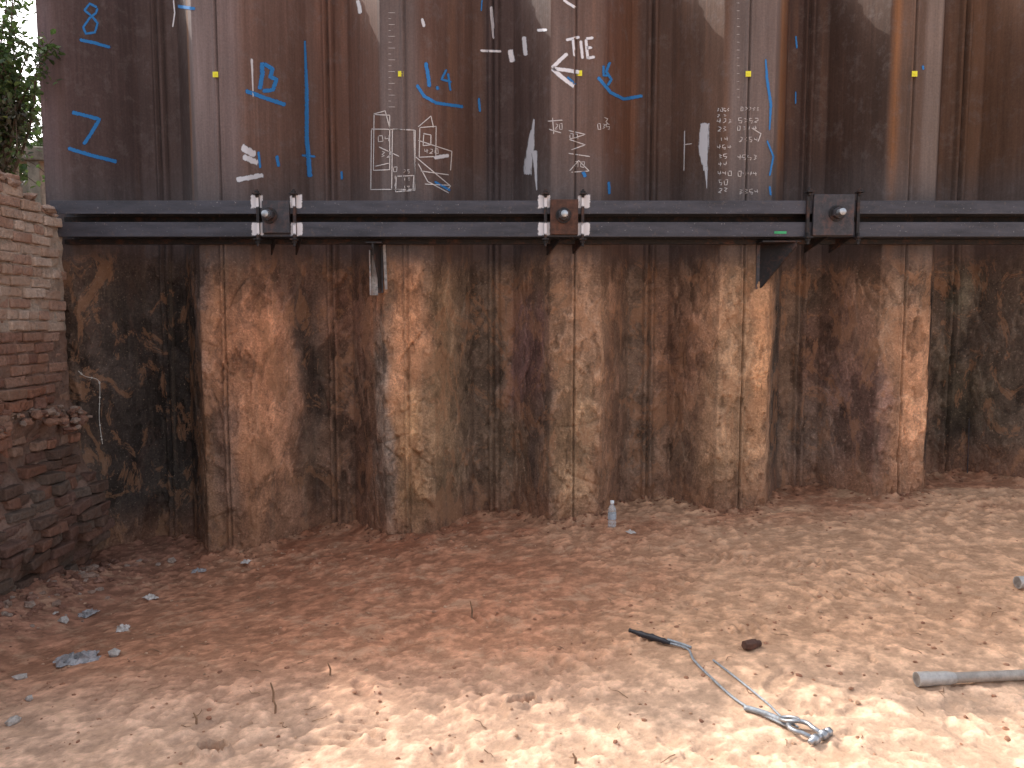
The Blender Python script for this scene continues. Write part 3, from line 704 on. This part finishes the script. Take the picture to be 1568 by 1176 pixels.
# ------------------------------------------------------------------ lifting sling with shackle
def G(px, py, off=0.012):
    q = on_ground(px, py); return Vector((q.x, q.y, gz_at(q.x, q.y)+off))
def smooth_path(pts, n=10):
    out = []
    P = [pts[0]]+pts+[pts[-1]]
    for i in range(1, len(P)-2):
        for k in range(n):
            t = k/n; a, b_, c_, d_ = P[i-1], P[i], P[i+1], P[i+2]
            out.append(0.5*((2*b_)+(c_-a)*t+(2*a-5*b_+4*c_-d_)*t*t+(3*b_-3*c_+d_-a)*t**3))
    out.append(P[-2]); return out
sl = empty('lifting_sling')
b = MB(); pts = smooth_path([G(964, 972, .022), G(985, 979, .024), G(1005, 986, .022), G(1026, 992, .018)], 6)
b.tube(pts, [0.008+0.007*math.sin(math.pi*i/(len(pts)-1))+(0.004 if i % 5 == 0 else 0) for i in range(len(pts))], 12); b.obj('black_grip', mat_simple('black_rubber', (38, 38, 44), 0.5, 0, 0.2), sl, 0, True)
b = MB()
b.tube(smooth_path([G(1020, 990, .016), G(1052, 1000, .010), G(1062, 1018, .009), G(1085, 1040, .010), G(1130, 1075, .010), G(1180, 1102, .014), G(1215, 1120, .02)], 8), 0.006, 8)
b.tube(smooth_path([G(1022, 987, .018), G(1045, 993, .014), G(1058, 998, .010)], 8), 0.007, 8)
b.tube(smooth_path([G(1092, 1018, .010), G(1130, 1045, .010), G(1175, 1080, .014), G(1200, 1105, .02), G(1222, 1118, .02)], 8), 0.005, 8)
b.tube(smooth_path([G(1140, 1086, .014), G(1175, 1098, .02), G(1205, 1112, .02)], 6), 0.012, 8)
b.obj('wire_rope', mat_simple('sling_rope', (140, 145, 150), 0.55, 0.2, 0.3, 80), sl, 0, True)
c0 = G(1234, 1126, .018)
ang = math.atan2(*(reversed((G(1262, 1140)-G(1205, 1112)).to_2d())))
R = Matrix.Rotation(ang, 4, 'Z')
def T(x, y, z): return c0+(R @ Vector((x, y, z)))*1.25
b = MB(); pts = []
for k in range(25):
    a = math.radians(50+260*k/24); pts.append(T(0.035*math.cos(a)-0.02, 0.036*math.sin(a), 0.004))
pts = [T(0.045, 0.022, 0)]+pts+[T(0.045, -0.022, 0)]
b.tube(pts, 0.0095, 12)
b.tube([T(0.045, -0.05, 0), T(0.045, 0.055, 0)], 0.010, 12); b.tube([T(0.045, 0.012, 0), T(0.045, 0.034, 0)], 0.018, 14); b.tube([T(0.045, -0.034, 0), T(0.045, -0.012, 0)], 0.018, 14)
b.tube([T(0.045, 0.042, 0), T(0.045, 0.058, 0)], 0.017, 6)
pts = [T(-0.06+0.032*math.cos(a_), 0.018*math.sin(a_), 0.012+0.01*math.cos(a_)) for a_ in np.linspace(0, 2*math.pi, 20)]
b.tube(pts, 0.007, 8)
b.obj('bow_shackle', M_GALV, sl, 0, True)

# ------------------------------------------------------------------ steel pipes
def pipe(nm, p0, p1, r, rs, Ls):
    e = empty(nm, p0); d = (p1-p0); L = d.length; d.normalize()
    b = MB()
    b.tube([d*x for x in (Ls*0.92, Ls, Ls+0.01, L)], [r, r, r, r], 24)
    b.obj('tube', mat_simple('pipe_steel', (150, 142, 134), 0.5, 0.2, 0.25, 30, 0.2), e, 0, True)
    b = MB(); b.tube([d*x for x in (0.10, 0.0, 0.0, Ls*0.35, Ls*0.35, Ls*0.8, Ls)], [rs*0.8, rs*0.8, rs, rs, rs*0.93, rs*0.93, r*1.05], 28, False)
    b.obj('socket', mat_simple('socket_steel', (166, 161, 156), 0.45, 0.2, 0.2, 30), e, 0, False)
    b = MB(); b.tube([d*0.09, d*0.10], rs*0.81, 24); b.obj('bore', M_DARK, e)
    return e
a = G(1403, 1054, .034); bb = G(1568, 1044, .034); dirv = (bb-a).normalized()
pipe('steel_pipe', a, a+Vector((dirv.x, dirv.y, 0.012)).normalized()*2.2, 0.022, 0.031, 0.17)
a = G(1557, 905, .04); pipe('steel_pipe', a, a+Vector((1.6, 0.12, 0.03)), 0.026, 0.034, 0.15)
q = G(1152, 998, .02); e = empty('rusty_coupler', q)
b = MB(); b.tube([(-.045, -.01, .005), (-.02, 0, .0), (.0, 0.01, 0.0), (.022, .02, 0)], [0.022, 0.028, 0.028, 0.024], 6); b.obj('hex_body', M_RUST, e, 0.003)
b = MB(); b.tube([(.02, .018, 0), (.045, .03, -0.004)], 0.016, 14); b.obj('stub', M_RUST, e, 0.002)
b = MB(); p0 = on_wall(1470, 745, 0.10); p1 = on_wall(1482, 640, 0.02); b.tube([p0, ((p0[0]+p1[0])/2, (p0[1]+p1[1])/2, (p0[2]+p1[2])/2), p1], 0.004, 8); b.obj('steel_rod', M_PLATE)
b = MB(); pts = [at_depth(x, y, 5.92) for x, y in ((120, 568), (130, 576), (150, 582), (153, 600), (152, 640), (157, 680))]
b.tube(smooth_path(pts, 8), 0.0022, 6)
for _ in range(14):
    t_ = random.choice(smooth_path(pts, 8)); b.blob(t_, 0.007)
b.obj('hanging_string', mat_simple('white_string', (190, 186, 178), 0.8, 0, 0.2))

# ------------------------------------------------------------------ concrete fence (top left) and shrubs
M_CONC = mat_simple('weathered_concrete', (138, 130, 118), 0.9, 0, 0.35, 9, 0.15, 0.5, 0.2)
e = empty('concrete_fence', (0, 0, 0)); b = MB()
for k in range(7):
    x = -4.22-0.30*k; b.box((x, 7.0, 2.62), (0.13, 0.14, 0.95), Matrix.Rotation(random.gauss(0, .03), 3, 'Y'), 0.012)
b.box((-5.4, 7.0, 3.14), (2.7, 0.22, 0.13), Matrix.Rotation(0.05, 3, 'Y'), 0.01); b.box((-5.4, 7.03, 2.62), (2.5, 0.06, 0.5), None, 0.01)
b.obj('posts_and_rail', M_CONC, e, 0.012)

def mat_leaf(nm, c):
    t = NT(nm); t.set(t.mix(1.0, t.attr(), t.ramp(t.noise(12, 3), [(0.3, 0.7), (0.7, 1.3)]), 'MULTIPLY'), 0.55, 0, None, 0.4)
    tr = t.n.new('ShaderNodeBsdfTranslucent'); tr.inputs[0].default_value = (*c, 1); mx = t.n.new('ShaderNodeMixShader'); mx.inputs[0].default_value = 0.35
    t.l.new(t.b.outputs[0], mx.inputs[1]); t.l.new(tr.outputs[0], mx.inputs[2]); t.l.new(mx.outputs[0], t.out.inputs['Surface']); return t.m
M_LEAF = mat_leaf('leaf', (0.07, 0.12, 0.03)); M_TWIG = mat_simple('branch_bark', (82, 68, 56), 0.9, 0, 0.3)
def shrub(nm, root, tips, nleaf, size, spread, cols, hang=0.0):
    e = empty(nm, root); b = MB(); lv = []; lf = []; lc = []
    root = Vector(root)
    for tpt in tips:
        tpt = Vector(tpt)-root
        mid = tpt*0.5+Vector((random.uniform(-.1, .1), random.uniform(-.1, .1), 0.12))
        pts = smooth_path([Vector((0, 0, 0)), mid, tpt], 8); n = len(pts)
        b.tube(pts, [0.014*(1-i/n)+0.003 for i in range(n)], 6)
        for s_ in range(11):
            p0 = pts[min(n-1, int(n*(0.35+0.65*random.random()**0.6)))]; tw = p0+Vector([random.gauss(0, spread) for _ in range(3)])+Vector((0, 0, -hang))
            tp = smooth_path([p0, (p0+tw)/2+Vector((0, 0, .03)), tw], 4); b.tube(tp, [0.004, 0.0035]+[0.003]*(len(tp)-2), 4)
            for _ in range(nleaf):
                c = p0.lerp(tw, random.uniform(0.1, 1.1))+Vector([random.gauss(0, 0.035) for _ in range(3)])
                L = size*random.uniform(0.6, 1.3); w = L*0.34
                Rm = Matrix.Rotation(random.uniform(0, 6.28), 3, 'Z') @ Matrix.Rotation(random.uniform(-1.2, 1.0), 3, 'Y') @ Matrix.Rotation(random.uniform(-.8, .8), 3, 'X')
                k = len(lv)
                for q in ((0, 0, 0), (L*.35, w, L*.06), (L*.75, w*.7, 0), (L, 0, -L*.12), (L*.75, -w*.7, 0), (L*.35, -w, L*.06)): lv.append(tuple(c+Rm @ Vector(q)))
                lf += [(k, k+1, k+2, k+3), (k, k+3, k+4, k+5)]; cc = random.choice(cols); lc += [tuple(np.array(cc)*random.uniform(0.6, 1.4))]*6
    b.obj('branches', M_TWIG, e, 0, True); obj_from('leaves', lv, lf, M_LEAF, False, lc, e)
GR = [(0.05, 0.085, 0.03), (0.07, 0.11, 0.035), (0.035, 0.06, 0.025), (0.10, 0.13, 0.05)]
shrub('leafy_shrub', (-4.2, 6.2, 2.3), [(-3.95, 6.0, 3.85), (-3.75, 5.95, 3.6), (-3.90, 6.0, 3.6), (-3.55, 5.85, 3.62), (-3.65, 5.9, 3.45), (-4.0, 6.1, 3.95), (-3.75, 5.95, 3.8), (-3.85, 6.1, 4.1), (-3.75, 6.0, 4.05), (-3.8, 5.95, 3.5), (-3.95, 6.0, 3.7), (-3.7, 5.9, 3.55), (-3.8, 5.95, 3.7), (-3.42, 5.85, 3.6), (-3.5, 5.85, 3.5)], 12, 0.050, 0.10, GR)
DR = [(0.09, 0.075, 0.065), (0.12, 0.10, 0.085), (0.06, 0.06, 0.045)]
shrub('dry_bramble', (-4.3, 6.4, 2.3), [(-3.85, 6.0, 3.4), (-3.9, 6.05, 3.3), (-4.0, 6.1, 3.45), (-3.75, 6.0, 3.25), (-4.1, 6.1, 3.45), (-3.9, 6.0, 3.15), (-3.8, 6.0, 3.35), (-3.7, 5.95, 3.3), (-3.72, 5.92, 3.2), (-3.8, 5.95, 3.25)], 14, 0.045, 0.09, DR, 0.05)
shrub('background_tree', (-7.5, 12.0, 2.2), [(-7.5+random.uniform(-1.2, 1.2), 12+random.uniform(-1, 1), random.uniform(3.6, 5.4)) for _ in range(14)], 12, 0.12, 0.35, GR)

# ------------------------------------------------------------------ camera, sun, sky
cam = bpy.data.cameras.new('camera'); co = bpy.data.objects.new('camera', cam); scene.collection.objects.link(co)
co.location = (0, 0, CAMH); co.rotation_euler = (math.pi/2-PITCH, 0, 0); cam.sensor_width = 36; cam.lens = 27; cam.clip_end = 1000; cam.clip_start = 0.05
scene.camera = co
sd = bpy.data.lights.new('sun', 'SUN'); so_ = bpy.data.objects.new('sun', sd); scene.collection.objects.link(so_)
sd.energy = 3.7; sd.angle = math.radians(0.6); sd.color = (1.0, 0.965, 0.91)
so_.rotation_euler = SUN.to_track_quat('Z', 'Y').to_euler(); so_.location = (-6, 6, 9)
w = bpy.data.worlds.new('World'); scene.world = w; w.use_nodes = True
nt = w.node_tree; sky = nt.nodes.new('ShaderNodeTexSky'); sky.sky_type = 'NISHITA'; sky.sun_disc = False
sky.sun_elevation = math.asin(SUN.z); sky.sun_rotation = math.atan2(SUN.x, SUN.y); sky.dust_density = 4.0; sky.air_density = 1.0; sky.ozone_density = 1.0
hs = nt.nodes.new('ShaderNodeHueSaturation'); hs.inputs['Saturation'].default_value = 0.40
bg = nt.nodes['Background']; bg.inputs['Strength'].default_value = 0.43
nt.links.new(sky.outputs[0], hs.inputs['Color']); nt.links.new(hs.outputs[0], bg.inputs[0])
scene.view_settings.view_transform = 'Standard'; scene.view_settings.look = 'None'; scene.view_settings.exposure = 0; scene.view_settings.gamma = 1
